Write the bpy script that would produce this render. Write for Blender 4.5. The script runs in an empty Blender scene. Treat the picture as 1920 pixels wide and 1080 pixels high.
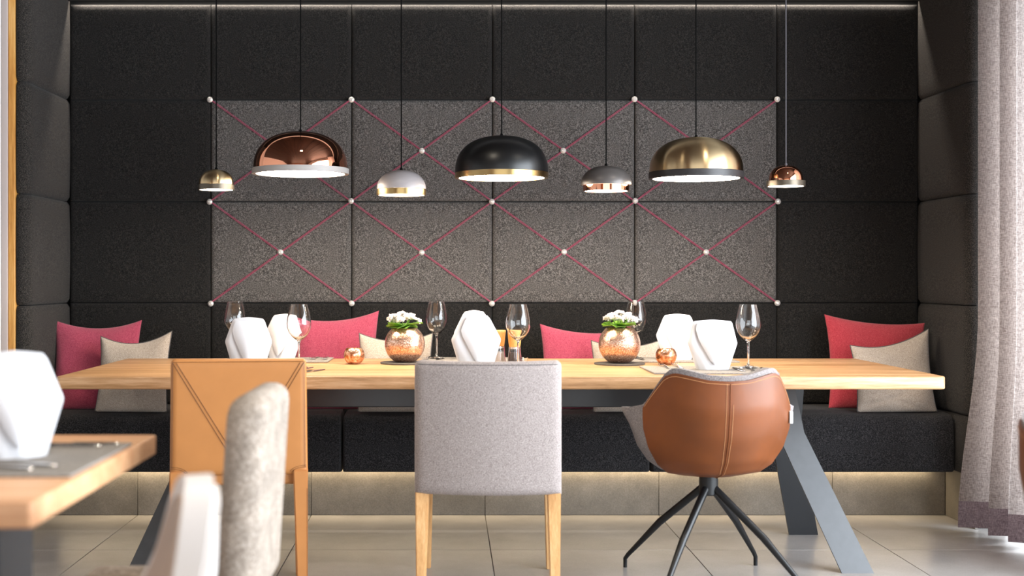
import bpy, bmesh, math, random
from mathutils import Vector, Matrix
random.seed(7)
PI = math.pi
F = 2388.0; CX = 840.0; CY = 520.0; H = 1.116          # camera model: focal in px of a 1920 frame, horizon, eye height

# ------------------------------------------------------------------ camera, world, lights, exposure
sc = bpy.context.scene
COL = sc.collection
cam = bpy.data.objects.new('camera', bpy.data.cameras.new('camera'))
COL.objects.link(cam)
cam.location = (0, 0, H); cam.rotation_euler = (PI/2, 0, 0)
cam.data.sensor_width = 36; cam.data.lens = F/1920*36
cam.data.shift_x = (960-CX)/1920; cam.data.shift_y = -(540-CY)/1920
cam.data.clip_start = 0.05
cam.data.dof.use_dof = True; cam.data.dof.focus_distance = 5.25; cam.data.dof.aperture_fstop = 2.0
sc.camera = cam

w = bpy.data.worlds.new('world'); sc.world = w; w.use_nodes = True
bg = w.node_tree.nodes['Background']
bg.inputs[0].default_value = (0.80, 0.90, 1.0, 1); bg.inputs[1].default_value = 2.2

def area(name, loc, rot, sx, sy, power, color, spread=180):
    l = bpy.data.lights.new(name, 'AREA'); l.shape = 'RECTANGLE'; l.size = sx; l.size_y = sy
    l.energy = power; l.color = color; l.spread = math.radians(spread)
    o = bpy.data.objects.new(name, l); COL.objects.link(o); o.location = loc; o.rotation_euler = rot
    return o
# daylight entering the glazed right side and the glazed wall behind the photographer
area('window_light', (2.93, 2.62, 1.35), (0, PI/2, 0), 2.2, 5.3, 500, (0.86, 0.93, 1.0))
area('rear_window_light', (-0.2, -2.9, 1.5), (PI/2, 0, 0), 4.6, 2.2, 62, (1.0, 0.97, 0.94))
# LED strips: cove above the back panels, and under the bench
area('cove_light', (0.223, 6.200, 2.476), (0, 0, 0), 4.06, 0.004, 22, (1.0, 0.90, 0.78))
area('bench_light', (0.223, 5.950, 0.2335), (0, 0, 0), 4.06, 0.02, 10, (1.0, 0.80, 0.52))
# recessed ceiling downlights over the nearer part of the room
for lx, ly in ((-1.9, 3.2), (-0.4, 3.9), (1.4, 3.9), (-0.4, 2.0), (1.4, 2.0)):
    area('downlight', (lx, ly, 2.72), (0, 0, 0), 0.14, 0.14, 9, (1.0, 0.88, 0.72), 120)

sc.view_settings.view_transform = 'Standard'; sc.view_settings.look = 'None'
sc.view_settings.gamma = 1; sc.view_settings.exposure = 0.03
sc.view_settings.use_curve_mapping = False
sc.render.engine = 'CYCLES'
sc.cycles.use_denoising = True
sc.cycles.sample_clamp_indirect = 6
sc.cycles.max_bounces = 12; sc.cycles.transparent_max_bounces = 12

# ------------------------------------------------------------------ materials
def newmat(name):
    m = bpy.data.materials.new(name); m.use_nodes = True
    nt = m.node_tree; b = nt.nodes['Principled BSDF']
    return m, nt, b
def rgb(h):
    h = h.lstrip('#'); v = [int(h[i:i+2], 16)/255 for i in (0, 2, 4)]
    return tuple(((c+0.055)/1.055)**2.4 if c > 0.04045 else c/12.92 for c in v)
def N(nt, t, **kw):
    n = nt.nodes.new(t)
    for k, v in kw.items():
        if k in n.inputs: n.inputs[k].default_value = v
        else: setattr(n, k, v)
    return n
def coords(nt, scale=(1, 1, 1), rot=(0, 0, 0), space='Object'):
    tc = N(nt, 'ShaderNodeTexCoord'); mp = N(nt, 'ShaderNodeMapping')
    mp.inputs['Scale'].default_value = scale; mp.inputs['Rotation'].default_value = rot
    nt.links.new(tc.outputs[space], mp.inputs['Vector'])
    return mp.outputs['Vector']
def ramp(nt, fac, stops):
    r = N(nt, 'ShaderNodeValToRGB'); e = r.color_ramp.elements
    while len(e) < len(stops): e.new(0.5)
    for el, (p, c) in zip(e, stops):
        el.position = p; el.color = tuple(c)+(1,)
    nt.links.new(fac, r.inputs['Fac']); return r.outputs['Color']
def bump(nt, b, height, strength, dist):
    bp = N(nt, 'ShaderNodeBump', Strength=strength, Distance=dist)
    nt.links.new(height, bp.inputs['Height']); nt.links.new(bp.outputs['Normal'], b.inputs['Normal'])
def felt(name, dark, mid, light, scale=330, rough=0.95, blotch=0.0, bs=0.25, sheen=0.05):
    m, nt, b = newmat(name); v = coords(nt)
    n = N(nt, 'ShaderNodeTexNoise', Scale=scale, Detail=3.0, Roughness=0.75)
    nt.links.new(v, n.inputs['Vector'])
    col = ramp(nt, n.outputs['Fac'], [(0.36, dark), (0.5, mid), (0.66, light)])
    if blotch:
        n2 = N(nt, 'ShaderNodeTexNoise', Scale=22.0, Detail=4.0)
        nt.links.new(v, n2.inputs['Vector'])
        f2 = ramp(nt, n2.outputs['Fac'], [(0.35, (1-blotch,)*3), (0.65, (1, 1, 1))])
        mx = N(nt, 'ShaderNodeMix', data_type='RGBA', blend_type='MULTIPLY')
        mx.inputs[0].default_value = 1
        nt.links.new(col, mx.inputs[6]); nt.links.new(f2, mx.inputs[7]); col = mx.outputs[2]
    nt.links.new(col, b.inputs['Base Color'])
    b.inputs['Roughness'].default_value = rough; b.inputs['Specular IOR Level'].default_value = 0.15
    b.inputs['Sheen Weight'].default_value = sheen; b.inputs['Sheen Roughness'].default_value = 0.6
    bump(nt, b, n.outputs['Fac'], bs, 0.0012)
    return m
def weave(name, c1, c2, scale=700, transl=0.0):
    m, nt, b = newmat(name); v = coords(nt)
    wx = N(nt, 'ShaderNodeTexNoise', Scale=scale, Detail=2.0)
    mp = N(nt, 'ShaderNodeMapping'); mp.inputs['Scale'].default_value = (1, 1, 0.15)
    nt.links.new(v, mp.inputs['Vector']); nt.links.new(mp.outputs[0], wx.inputs['Vector'])
    wy = N(nt, 'ShaderNodeTexNoise', Scale=scale, Detail=2.0)
    mp2 = N(nt, 'ShaderNodeMapping'); mp2.inputs['Scale'].default_value = (0.15, 0.15, 1)
    nt.links.new(v, mp2.inputs['Vector']); nt.links.new(mp2.outputs[0], wy.inputs['Vector'])
    ad = N(nt, 'ShaderNodeMath', operation='ADD'); nt.links.new(wx.outputs['Fac'], ad.inputs[0]); nt.links.new(wy.outputs['Fac'], ad.inputs[1])
    hf = N(nt, 'ShaderNodeMath', operation='MULTIPLY'); hf.inputs[1].default_value = 0.5; nt.links.new(ad.outputs[0], hf.inputs[0])
    col = ramp(nt, hf.outputs[0], [(0.38, c1), (0.62, c2)])
    nt.links.new(col, b.inputs['Base Color']); b.inputs['Roughness'].default_value = 0.9
    b.inputs['Specular IOR Level'].default_value = 0.1
    bump(nt, b, hf.outputs[0], 0.4, 0.0008)
    if transl:
        out = nt.nodes['Material Output']
        tr = N(nt, 'ShaderNodeBsdfTranslucent'); nt.links.new(col, tr.inputs['Color'])
        mx = N(nt, 'ShaderNodeMixShader'); mx.inputs[0].default_value = transl
        nt.links.new(b.outputs[0], mx.inputs[1]); nt.links.new(tr.outputs[0], mx.inputs[2])
        nt.links.new(mx.outputs[0], out.inputs['Surface'])
    return m
def wood(name, c1, c2, c3, along='X', scale=1.0, rough=0.45, knots=False):
    m, nt, b = newmat(name)
    s = {'X': (0.35, 6, 6), 'Y': (6, 0.35, 6), 'Z': (6, 6, 0.35)}[along]
    v = coords(nt, tuple(k*scale for k in s))
    n1 = N(nt, 'ShaderNodeTexNoise', Scale=2.2, Detail=3.0, Distortion=1.2)
    nt.links.new(v, n1.inputs['Vector'])
    n2 = N(nt, 'ShaderNodeTexNoise', Scale=26.0, Detail=4.0, Roughness=0.7)
    nt.links.new(v, n2.inputs['Vector'])
    mx = N(nt, 'ShaderNodeMix', data_type='FLOAT'); mx.inputs[0].default_value = 0.45
    nt.links.new(n1.outputs['Fac'], mx.inputs[2]); nt.links.new(n2.outputs['Fac'], mx.inputs[3])
    col = ramp(nt, mx.outputs[0], [(0.36, c1), (0.5, c2), (0.64, c3)])
    if knots:
        vo = N(nt, 'ShaderNodeTexVoronoi', Scale=1.0)
        vv = coords(nt, (9, 9, 5.5)); nt.links.new(vv, vo.inputs['Vector'])
        k = ramp(nt, vo.outputs['Distance'], [(0.05, (0.25, 0.12, 0.05)), (0.16, (1, 1, 1))])
        m2 = N(nt, 'ShaderNodeMix', data_type='RGBA', blend_type='MULTIPLY'); m2.inputs[0].default_value = 1
        nt.links.new(col, m2.inputs[6]); nt.links.new(k, m2.inputs[7]); col = m2.outputs[2]
    nt.links.new(col, b.inputs['Base Color']); b.inputs['Roughness'].default_value = rough
    bump(nt, b, n2.outputs['Fac'], 0.25, 0.001)
    return m
def plain(name, c, rough=0.5, metal=0.0, spec=0.5, noise=0.0, nscale=40, bumpd=0.0, aniso=0.0, coat=0.0, arot=0.0):
    m, nt, b = newmat(name)
    b.inputs['Base Color'].default_value = tuple(c)+(1,); b.inputs['Roughness'].default_value = rough
    b.inputs['Metallic'].default_value = metal; b.inputs['Specular IOR Level'].default_value = spec
    b.inputs['Coat Weight'].default_value = coat
    v = coords(nt); n = N(nt, 'ShaderNodeTexNoise', Scale=float(nscale), Detail=4.0)
    nt.links.new(v, n.inputs['Vector'])
    if noise:
        c = Vector(c)
        col = ramp(nt, n.outputs['Fac'], [(0.3, c*(1-noise)), (0.7, c*(1+noise*0.6))])
        nt.links.new(col, b.inputs['Base Color'])
    if bumpd: bump(nt, b, n.outputs['Fac'], 0.5, bumpd)
    if aniso:
        b.inputs['Anisotropic'].default_value = aniso; b.inputs['Anisotropic Rotation'].default_value = arot
        t = N(nt, 'ShaderNodeTangent', direction_type='RADIAL', axis='Z')
        nt.links.new(t.outputs[0], b.inputs['Tangent'])
    return m

M = {}
M['charcoal'] = felt('charcoal_felt', rgb('#050505'), rgb('#181717'), rgb('#3c3834'), 290)
M['bench'] = felt('bench_felt', rgb('#0a0a0b'), rgb('#252426'), rgb('#4b494a'), 260)
M['grey'] = felt('grey_felt', rgb('#1a1918'), rgb('#454240'), rgb('#8b8682'), 290)
M['side'] = felt('side_felt', rgb('#0d0c0b'), rgb('#2a2725'), rgb('#504b46'), 290)
M['pink'] = felt('pink_wool', rgb('#7c2640'), rgb('#9e3c52'), rgb('#bc5c70'), 380, sheen=0.2)
M['red'] = felt('red_wool', rgb('#881f2f'), rgb('#a6323e'), rgb('#be5258'), 380, sheen=0.2)
M['beige'] = felt('beige_wool', rgb('#84776a'), rgb('#aa9d90'), rgb('#c9bdb1'), 380, sheen=0.2)
M['piping'] = felt('grey_piping', rgb('#3c3a3a'), rgb('#555252'), rgb('#6d6a69'), 300)
M['chair_grey'] = felt('grey_chair_fabric', rgb('#746a68'), rgb('#968c89'), rgb('#b8aeaa'), 380, sheen=0.1)
M['chair_felt'] = felt('oatmeal_felt', rgb('#81746a'), rgb('#a39689'), rgb('#c2b6ab'), 150, blotch=0.30)
M['shell_felt'] = felt('grey_shell_felt', rgb('#504b4a'), rgb('#7d7675'), rgb('#a7a09e'), 420)
M['tan'] = plain('tan_leather', rgb('#b67a44'), 0.42, spec=0.4, noise=0.06, nscale=12)
M['cognac'] = plain('cognac_leather', rgb('#6c360c'), 0.45, spec=0.4, noise=0.3, nscale=5, coat=0.04)
M['stitch'] = plain('brown_stitching', rgb('#5a3310'), 0.7)
M['stitch_light'] = plain('light_stitching', rgb('#b07c50'), 0.7)
M['white_leather'] = plain('white_leather', rgb('#d8d1cd'), 0.5)
M['shade_beige'] = plain('shaded_interior', rgb('#b7a192'), 0.8)  # beige stands for shade inside the white shell chair
M['oak'] = wood('oak', rgb('#8f673f'), rgb('#b58a5f'), rgb('#cfa780'), 'X', 1.0, 0.42)
M['oak2'] = wood('oak_near', rgb('#b9825a'), rgb('#cc9a70'), rgb('#d9ac84'), 'X', 0.8, 0.5)
M['oak_leg'] = wood('oak_leg', rgb('#b98852'), rgb('#cf9f68'), rgb('#deb684'), 'Z', 1.5, 0.5)
M['pine'] = wood('pine', rgb('#b0722c'), rgb('#cf9448'), rgb('#e0ae68'), 'Z', 1.0, 0.5, knots=True)
M['larch'] = wood('larch_panelling', rgb('#9c5c34'), rgb('#bf8050'), rgb('#d29a6c'), 'Z', 0.6, 0.5)
M['dark_wood'] = wood('dark_ceiling_wood', rgb('#1d1512'), rgb('#2d211c'), rgb('#3d2e27'), 'Y', 0.5, 0.6)
M['steel'] = plain('black_steel', rgb('#26282b'), 0.34, 0.0, 0.6, noise=0.05, nscale=60)
M['steel_lit'] = plain('lit_leg_steel', rgb('#4c4d4f'), 0.38, 0.45, 0.5, noise=0.06, nscale=30)  # lighter copy of the leg steel, with cool light painted into its colour
M['black'] = plain('black_lacquer', rgb('#0c0c0d'), 0.34, 0, 0.5)
M['black_metal'] = plain('black_metal', rgb('#131416'), 0.38, 0.2, 0.5)
M['cord'] = plain('black_cord', rgb('#060606'), 0.9, spec=0.1)
M['grey_cord'] = plain('grey_cord', rgb('#4e4c50'), 0.8)
M['copper'] = plain('polished_copper', rgb('#e59e7d'), 0.035, 1.0)
M['brass'] = plain('brushed_brass', rgb('#cdb48c'), 0.28, 1.0, aniso=0.9, arot=0.25)
M['brass_band'] = plain('brass_band', rgb('#b59a68'), 0.3, 1.0, aniso=0.6, arot=0.25)
M['bronze'] = plain('bronze_band', rgb('#5b5348'), 0.35, 0.8)
M['gun'] = plain('gunmetal_band', rgb('#2c2a2b'), 0.4, 0.3)
M['grey_lacq'] = plain('light_grey_satin_lacquer', rgb('#8f898a'), 0.38)
M['dgrey_lacq'] = plain('dark_grey_satin_lacquer', rgb('#5b5654'), 0.36, 0.3)
M['white_band'] = plain('white_grey_band', rgb('#96928f'), 0.5)
M['chrome'] = plain('cutlery_steel', rgb('#d9d7d5'), 0.22, 1.0)
M['pearl'] = plain('pearl_button', rgb('#d8d2cc'), 0.25, 0.35, 0.6, noise=0.25, nscale=180)
M['string'] = plain('pink_cord', rgb('#9c3f5b'), 0.7)
M['linen'] = plain('white_linen', rgb('#d3d2d5'), 0.85, spec=0.2, bumpd=0.0006, nscale=45)
M['slate'] = felt('slate_mat', rgb('#736e69'), rgb('#8a847e'), rgb('#9d9790'), 200, 0.8, sheen=0)
M['slate_edge'] = plain('dark_slate', rgb('#4d4945'), 0.7, noise=0.15)
M['white_paint'] = plain('white_paint', rgb('#e6e3e0'), 0.7)
M['greige'] = plain('greige_paint', rgb('#b9aca7'), 0.7)
M['soffit'] = plain('dark_soffit', rgb('#080808'), 0.9)
M['frame'] = plain('window_frame_grey', rgb('#5c5a58'), 0.5)
M['leaf'] = plain('green_leaf', rgb('#6c9a2c'), 0.45, noise=0.35, nscale=30)
M['petal'] = plain('white_petal', rgb('#e6dad6'), 0.7, noise=0.08, nscale=300)
M['stem'] = plain('green_stem', rgb('#7fa04a'), 0.6)
M['soil'] = plain('soil', rgb('#2c211a'), 0.95, noise=0.4, nscale=120)
M['pepper'] = plain('peppercorns', rgb('#4a3527'), 0.8, noise=0.9, nscale=500, bumpd=0.002)
M['salt'] = plain('salt', rgb('#ded8d2'), 0.8, noise=0.15, nscale=500, bumpd=0.002)
M['mill_wood'] = wood('mill_beech', rgb('#b97a3a'), rgb('#cf9450'), rgb('#dca868'), 'Z', 3, 0.5)
M['curtain'] = weave('mauve_linen_curtain', rgb('#958a86'), rgb('#cfc6c2'), 420, 0.65)
M['hem'] = weave('curtain_hem', rgb('#6a5b61'), rgb('#9a8b8f'), 500, 0.15)
M['care_tag'] = plain('white_tag', rgb('#eeeeee'), 0.6)
M['artwork'] = plain('round_artwork', rgb('#d9b083'), 0.6)

def tile_mat(name, a, b_, c, rough):
    m, nt, b = newmat(name)
    tc = N(nt, 'ShaderNodeTexCoord'); oi = N(nt, 'ShaderNodeObjectInfo')
    ad = N(nt, 'ShaderNodeVectorMath', operation='ADD'); sm = N(nt, 'ShaderNodeVectorMath', operation='SCALE'); sm.inputs['Scale'].default_value = 13.0
    cb = N(nt, 'ShaderNodeCombineXYZ'); nt.links.new(oi.outputs['Random'], cb.inputs[0]); nt.links.new(oi.outputs['Random'], cb.inputs[2])
    nt.links.new(cb.outputs[0], sm.inputs[0]); nt.links.new(tc.outputs['Object'], ad.inputs[0]); nt.links.new(sm.outputs[0], ad.inputs[1])
    n = N(nt, 'ShaderNodeTexNoise', Scale=3.0, Detail=7.0, Roughness=0.62); nt.links.new(ad.outputs[0], n.inputs['Vector'])
    n2 = N(nt, 'ShaderNodeTexNoise', Scale=260.0, Detail=2.0); nt.links.new(ad.outputs[0], n2.inputs['Vector'])
    mx = N(nt, 'ShaderNodeMix', data_type='FLOAT'); mx.inputs[0].default_value = 0.35
    nt.links.new(n.outputs['Fac'], mx.inputs[2]); nt.links.new(n2.outputs['Fac'], mx.inputs[3])
    col = ramp(nt, mx.outputs[0], [(0.32, a), (0.5, b_), (0.68, c)])
    nt.links.new(col, b.inputs['Base Color'])
    b.inputs['Roughness'].default_value = rough
    bump(nt, b, n2.outputs['Fac'], 0.12, 0.0006)
    return m
M['tile'] = tile_mat('floor_tile', rgb('#85817e'), rgb('#999592'), rgb('#aba7a5'), 0.30)
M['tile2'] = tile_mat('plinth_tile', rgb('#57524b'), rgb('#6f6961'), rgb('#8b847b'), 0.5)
M['grout'] = plain('grout', rgb('#6b655e'), 0.9)

def hammered():
    m, nt, b = newmat('crackled_copper_glass'); v = coords(nt)
    vo = N(nt, 'ShaderNodeTexVoronoi', Scale=230.0); nt.links.new(v, vo.inputs['Vector'])
    n = N(nt, 'ShaderNodeTexNoise', Scale=160.0, Detail=4.0, Roughness=0.8); nt.links.new(v, n.inputs['Vector'])
    col = ramp(nt, n.outputs['Fac'], [(0.36, rgb('#8f6048')), (0.5, rgb('#d9ae94')), (0.64, rgb('#fae6da'))])
    nt.links.new(col, b.inputs['Base Color'])
    b.inputs['Metallic'].default_value = 0.9; b.inputs['Roughness'].default_value = 0.26
    bump(nt, b, vo.outputs['Distance'], 0.5, 0.0012)
    return m
M['hammered'] = hammered()
def copper_glass():
    m, nt, b = newmat('copper_tinted_glass'); v = coords(nt)
    n = N(nt, 'ShaderNodeTexNoise', Scale=70.0, Detail=3.0); nt.links.new(v, n.inputs['Vector'])
    col = ramp(nt, n.outputs['Fac'], [(0.38, rgb('#a8683f')), (0.55, rgb('#e0a582')), (0.66, rgb('#f6d9c4'))])
    nt.links.new(col, b.inputs['Base Color']); b.inputs['Metallic'].default_value = 0.75
    b.inputs['Roughness'].default_value = 0.15
    bump(nt, b, n.outputs['Fac'], 0.4, 0.002)
    return m
M['copper_glass'] = copper_glass()
def glass(name, c=(1, 1, 1), ior=1.48, rough=0.0):
    m, nt, b = newmat(name)
    b.inputs['Base Color'].default_value = tuple(c)+(1,); b.inputs['Transmission Weight'].default_value = 1
    b.inputs['Roughness'].default_value = rough; b.inputs['IOR'].default_value = ior
    return m
M['glass'] = glass('clear_glass')
M['pane'] = glass('window_glass', (0.97, 0.99, 1.0), 1.0)
def emit(name, c, s):
    m = bpy.data.materials.new(name); m.use_nodes = True; nt = m.node_tree
    nt.nodes.remove(nt.nodes['Principled BSDF'])
    e = N(nt, 'ShaderNodeEmission'); e.inputs[0].default_value = tuple(c)+(1,); e.inputs[1].default_value = s
    nt.links.new(e.outputs[0], nt.nodes['Material Output'].inputs['Surface']); return m
M['diffuser'] = emit('lit_diffuser', (1.0, 0.86, 0.68), 44)

# ------------------------------------------------------------------ mesh helpers
def link(name, bm, mat=None, parent=None, smooth=True, sharp=40):
    bmesh.ops.recalc_face_normals(bm, faces=bm.faces)
    me = bpy.data.meshes.new(name)
    if smooth:
        a = math.radians(sharp)
        for e in bm.edges:
            if len(e.link_faces) == 2:
                e.smooth = e.calc_face_angle(0) < a
        for f in bm.faces: f.smooth = True
    bm.to_mesh(me); bm.free()
    mats = mat if isinstance(mat, (list, tuple)) else [mat]
    for k in mats:
        if k: me.materials.append(M[k])
    o = bpy.data.objects.new(name, me); COL.objects.link(o)
    if parent: o.parent = parent
    return o
def empty(name, loc=(0, 0, 0), rz=0):
    o = bpy.data.objects.new(name, None); COL.objects.link(o); o.location = loc; o.rotation_euler = (0, 0, rz)
    o.empty_display_size = 0.05
    return o
def tag(o, label, cat, group=None, kind=None):
    o['label'] = label; o['category'] = cat
    if group: o['group'] = group
    if kind: o['kind'] = kind
    return o
def structure(o): o['kind'] = 'structure'; return o
def copy_tree(o, parent=None):
    kids = [c for c in bpy.data.objects if c.parent == o]
    c = o.copy(); COL.objects.link(c)
    if parent: c.parent = parent
    for k in kids: copy_tree(k, c)
    return c
def box(bm, x0, x1, y0, y1, z0, z1, bev=0.0, seg=2):
    r = bmesh.ops.create_cube(bm, size=1)
    vs = r['verts']
    for v in vs:
        v.co = Vector((x0+(v.co.x+.5)*(x1-x0), y0+(v.co.y+.5)*(y1-y0), z0+(v.co.z+.5)*(z1-z0)))
    if bev:
        es = list({e for v in vs for e in v.link_edges})
        bmesh.ops.bevel(bm, geom=es, offset=bev, segments=seg, profile=0.5, affect='EDGES')
def B(): return bmesh.new()
def bx(name, x0, x1, y0, y1, z0, z1, mat, parent=None, bev=0.0, seg=2):
    bm = B(); box(bm, x0, x1, y0, y1, z0, z1, bev, seg); return link(name, bm, mat, parent)
def lathe(bm, prof, seg=48, cx=0, cy=0, close=False):
    rings = []
    for r, z in prof:
        if r < 1e-6: rings.append([bm.verts.new((cx, cy, z))])
        else: rings.append([bm.verts.new((cx+r*math.cos(2*PI*i/seg), cy+r*math.sin(2*PI*i/seg), z)) for i in range(seg)])
    pairs = list(zip(rings, rings[1:]))
    if close: pairs.append((rings[-1], rings[0]))
    for a, b in pairs:
        if len(a) == 1 and len(b) == 1: continue
        for i in range(seg):
            j = (i+1) % seg
            if len(a) == 1: bm.faces.new((a[0], b[j], b[i]))
            elif len(b) == 1: bm.faces.new((a[i], a[j], b[0]))
            else: bm.faces.new((a[i], a[j], b[j], b[i]))
def tube(bm, pts, r, seg=8, caps=True):
    pts = [Vector(p) for p in pts]; rr = r if isinstance(r, (list, tuple)) else [r]*len(pts)
    rings = []; up = None
    for i, p in enumerate(pts):
        if i == 0: t = pts[1]-p
        elif i == len(pts)-1: t = p-pts[i-1]
        else: t = (pts[i+1]-p).normalized()+(p-pts[i-1]).normalized()
        t.normalize()
        if up is None:
            up = Vector((0, 0, 1)) if abs(t.z) < 0.9 else Vector((1, 0, 0))
        a = t.cross(up).normalized(); up = a.cross(t).normalized()
        rings.append([bm.verts.new(p+rr[i]*(math.cos(2*PI*k/seg)*a+math.sin(2*PI*k/seg)*up)) for k in range(seg)])
    for a, b in zip(rings, rings[1:]):
        for k in range(seg):
            bm.faces.new((a[k], a[(k+1) % seg], b[(k+1) % seg], b[k]))
    if caps:
        bm.faces.new(rings[0]); bm.faces.new(list(reversed(rings[-1])))
def grid(bm, fn, nu, nv, close_u=False):
    g = [[bm.verts.new(fn(i/nu, j/nv)) for j in range(nv+1)] for i in range(nu if close_u else nu+1)]
    fs = []
    for i in range(nu):
        i2 = (i+1) % nu if close_u else i+1
        for j in range(nv):
            fs.append(bm.faces.new((g[i][j], g[i2][j], g[i2][j+1], g[i][j+1])))
    return g, fs
def solid(bm, fn_out, fn_in, nu, nv):
    """closed sheet between two surfaces"""
    g1, _ = grid(bm, fn_out, nu, nv); g2, _ = grid(bm, fn_in, nu, nv)
    for i in range(nu):
        bm.faces.new((g1[i][0], g1[i+1][0], g2[i+1][0], g2[i][0]))
        bm.faces.new((g1[i][nv], g1[i+1][nv], g2[i+1][nv], g2[i][nv]))
    for j in range(nv):
        bm.faces.new((g1[0][j], g1[0][j+1], g2[0][j+1], g2[0][j]))
        bm.faces.new((g1[nu][j], g1[nu][j+1], g2[nu][j+1], g2[nu][j]))
def extrude_poly(bm, pts, d):
    """pts: list of 3D points (planar), d: extrusion vector"""
    d = Vector(d); a = [bm.verts.new(p) for p in pts]; b = [bm.verts.new(Vector(p)+d) for p in pts]
    bm.faces.new(a); bm.faces.new(list(reversed(b))); n = len(pts)
    for i in range(n): bm.faces.new((a[i], b[i], b[(i+1) % n], a[(i+1) % n]))
def sstep(a, b, x):
    t = max(0, min(1, (x-a)/(b-a))); return t*t*(3-2*t)
def lerp(a, b, t): return a+(b-a)*t
def interp(x, pts):
    if x <= pts[0][0]: return pts[0][1]
    for (a, va), (b, vb) in zip(pts, pts[1:]):
        if x <= b: return lerp(va, vb, (x-a)/(b-a))
    return pts[-1][1]

# ------------------------------------------------------------------ room shell
XL, XR = -4.4, 3.0
DW = 6.2                       # plane of the back panels
NXL, NXR = -1.843, 2.290       # inner faces of the niche sides
SEAMZ = [0.50, 0.991, 1.485, 1.981, 2.448]
PITCH = 0.815; X0 = -1.456

# floor slab with single tiles
fl = structure(bx('floor', XL, XR, -3.0, 6.4, -0.12, -0.004, 'grout'))
xs = [X0+PITCH*k for k in range(-4, 7)]
ys = [5.975, 5.215]+[5.215-PITCH*k for k in range(1, 11)]
tile_meshes = {}
for i in range(len(xs)-1):
    for j in range(len(ys)-1):
        x0, x1, y1, y0 = max(xs[i], XL), min(xs[i+1], XR), ys[j], max(ys[j+1], -3.0)
        if x1-x0 < 0.03 or y1-y0 < 0.03: continue
        key = (round(x1-x0, 3), round(y1-y0, 3)); hx, hy = (x1-x0)/2-0.0015, (y1-y0)/2-0.0015
        if key not in tile_meshes:
            t = bx('tile', -hx, hx, -hy, hy, -0.009, 0.0, 'tile', fl, 0.001, 1); tile_meshes[key] = t.data
        else:
            t = bpy.data.objects.new('tile', tile_meshes[key]); COL.objects.link(t); t.parent = fl
        t.location = ((x0+x1)/2, (y0+y1)/2, 0)

# back wall and its upholstered panels
wb = structure(bx('wall_back', -2.4, 2.8, 6.275, 6.40, 0, 2.62, 'soffit'))
def panel_bm(wd, hg, depth=0.07, bulge=0.008, r=0.010, rt=0.010):
    """upright cushion panel, local x/z centred, front at y=0 facing -y"""
    bm = B(); n = 18
    def us(k):  # denser near edges
        t = k/n; return 0.5-0.5*math.cos(PI*t) if True else t
    def front(u, v):
        a, b = us(u*n), us(v*n)
        x = (a-.5)*wd; z = (b-.5)*hg
        ex = min(a, 1-a)*wd; ez = min(b, 1-b)*hg
        def rd(e): return 0 if e > r else r-math.sqrt(max(0, r*r-(r-e)**2))
        et = (1-b)*hg; rtop = 0 if et > rt else rt-math.sqrt(max(0, rt*rt-(rt-et)**2))
        y = max(rd(ex), rd(ez) if b < .5 else rtop)-bulge*math.sin(PI*a)**0.6*math.sin(PI*b)**0.6
        return (x, y, z)
    solid(bm, front, lambda u, v: ((us(u*n)-.5)*wd, depth, (us(v*n)-.5)*hg), n, n)
    return bm
pxs = [NXL]+[(x-CX)*DW/F for x in (395, 659, 923, 1190, 1457)]+[NXR]
for r in range(4):
    z0, z1 = SEAMZ[r], SEAMZ[r+1]
    for c in range(6):
        x0, x1 = pxs[c], pxs[c+1]
        lightp = r in (1, 2) and 1 <= c <= 4
        o = link('upholstered_panel', panel_bm(x1-x0-0.004, z1-z0-0.004, bulge=0.006, rt=0.018 if r == 3 else 0.010), 'grey' if lightp else 'charcoal', wb, sharp=60)
        o.location = ((x0+x1)/2, DW, (z0+z1)/2)
        if lightp: o['label'] = 'lighter grey felt panel'
# niche sides
def niche_side(name, xin, sgn, label=None):
    base = structure(bx(name, min(xin+sgn*0.058, xin+sgn*0.12), max(xin+sgn*0.058, xin+sgn*0.12), 5.66, 6.40, 0.0, 2.62, 'soffit'))
    zs = [0.237]+SEAMZ[:-1]+[2.485]
    for k in range(len(zs)-1):
        z0, z1 = zs[k]+0.002, zs[k+1]-0.002
        bm = B(); prof = []                       # plan profile: inner face, bullnose front, outer
        T, yf = 0.062, 5.60
        pts = [(0, 6.2), (0, 5.92), (0, 5.80), (0, 5.70)]
        for a in range(0, 5): pts.append((0.030-0.030*math.cos(a*PI/8)*1.0, 5.66-0.045*math.sin(a*PI/8)))
        pts += [(T-0.006, 5.612), (T, 5.620), (T, 5.655)]
        nz = 8
        rows = []
        for q in range(nz+1):
            t = q/nz; tz = 0.5-0.5*math.cos(PI*t); z = lerp(z0, z1, tz)
            e = min(tz, 1-tz)*(z1-z0); rr = 0.012
            ins = 0 if e > rr else rr-math.sqrt(max(0, rr*rr-(rr-e)**2))
            row = []
            for (px_, py_) in pts:
                bul = 0.004*math.sin(PI*tz)
                dx = (ins-bul) if px_ < 0.03 else 0
                dy = (ins-bul) if py_ < 5.66 else 0
                row.append(bm.verts.new((xin+sgn*(px_+dx), py_+dy, z)))
            rows.append(row)
        for a, b in zip(rows, rows[1:]):
            for q in range(len(pts)-1): bm.faces.new((a[q], a[q+1], b[q+1], b[q]))
        bk = []
        for row in (rows[0], rows[-1]):
            z = row[0].co.z
            b1 = bm.verts.new((xin+sgn*0.058, 5.655, z)); b2 = bm.verts.new((xin+sgn*0.058, 6.2, z))
            bm.faces.new(row+[b1, b2]); bk.append((b1, b2))
        bm.faces.new((bk[0][0], bk[0][1], bk[1][1], bk[1][0]))
        link('upholstered_panel', bm, 'side', base, sharp=60)
    return base
niche_side('wall_left_niche', NXL, -1)
niche_side('wall_right_niche', NXR, 1)

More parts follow.
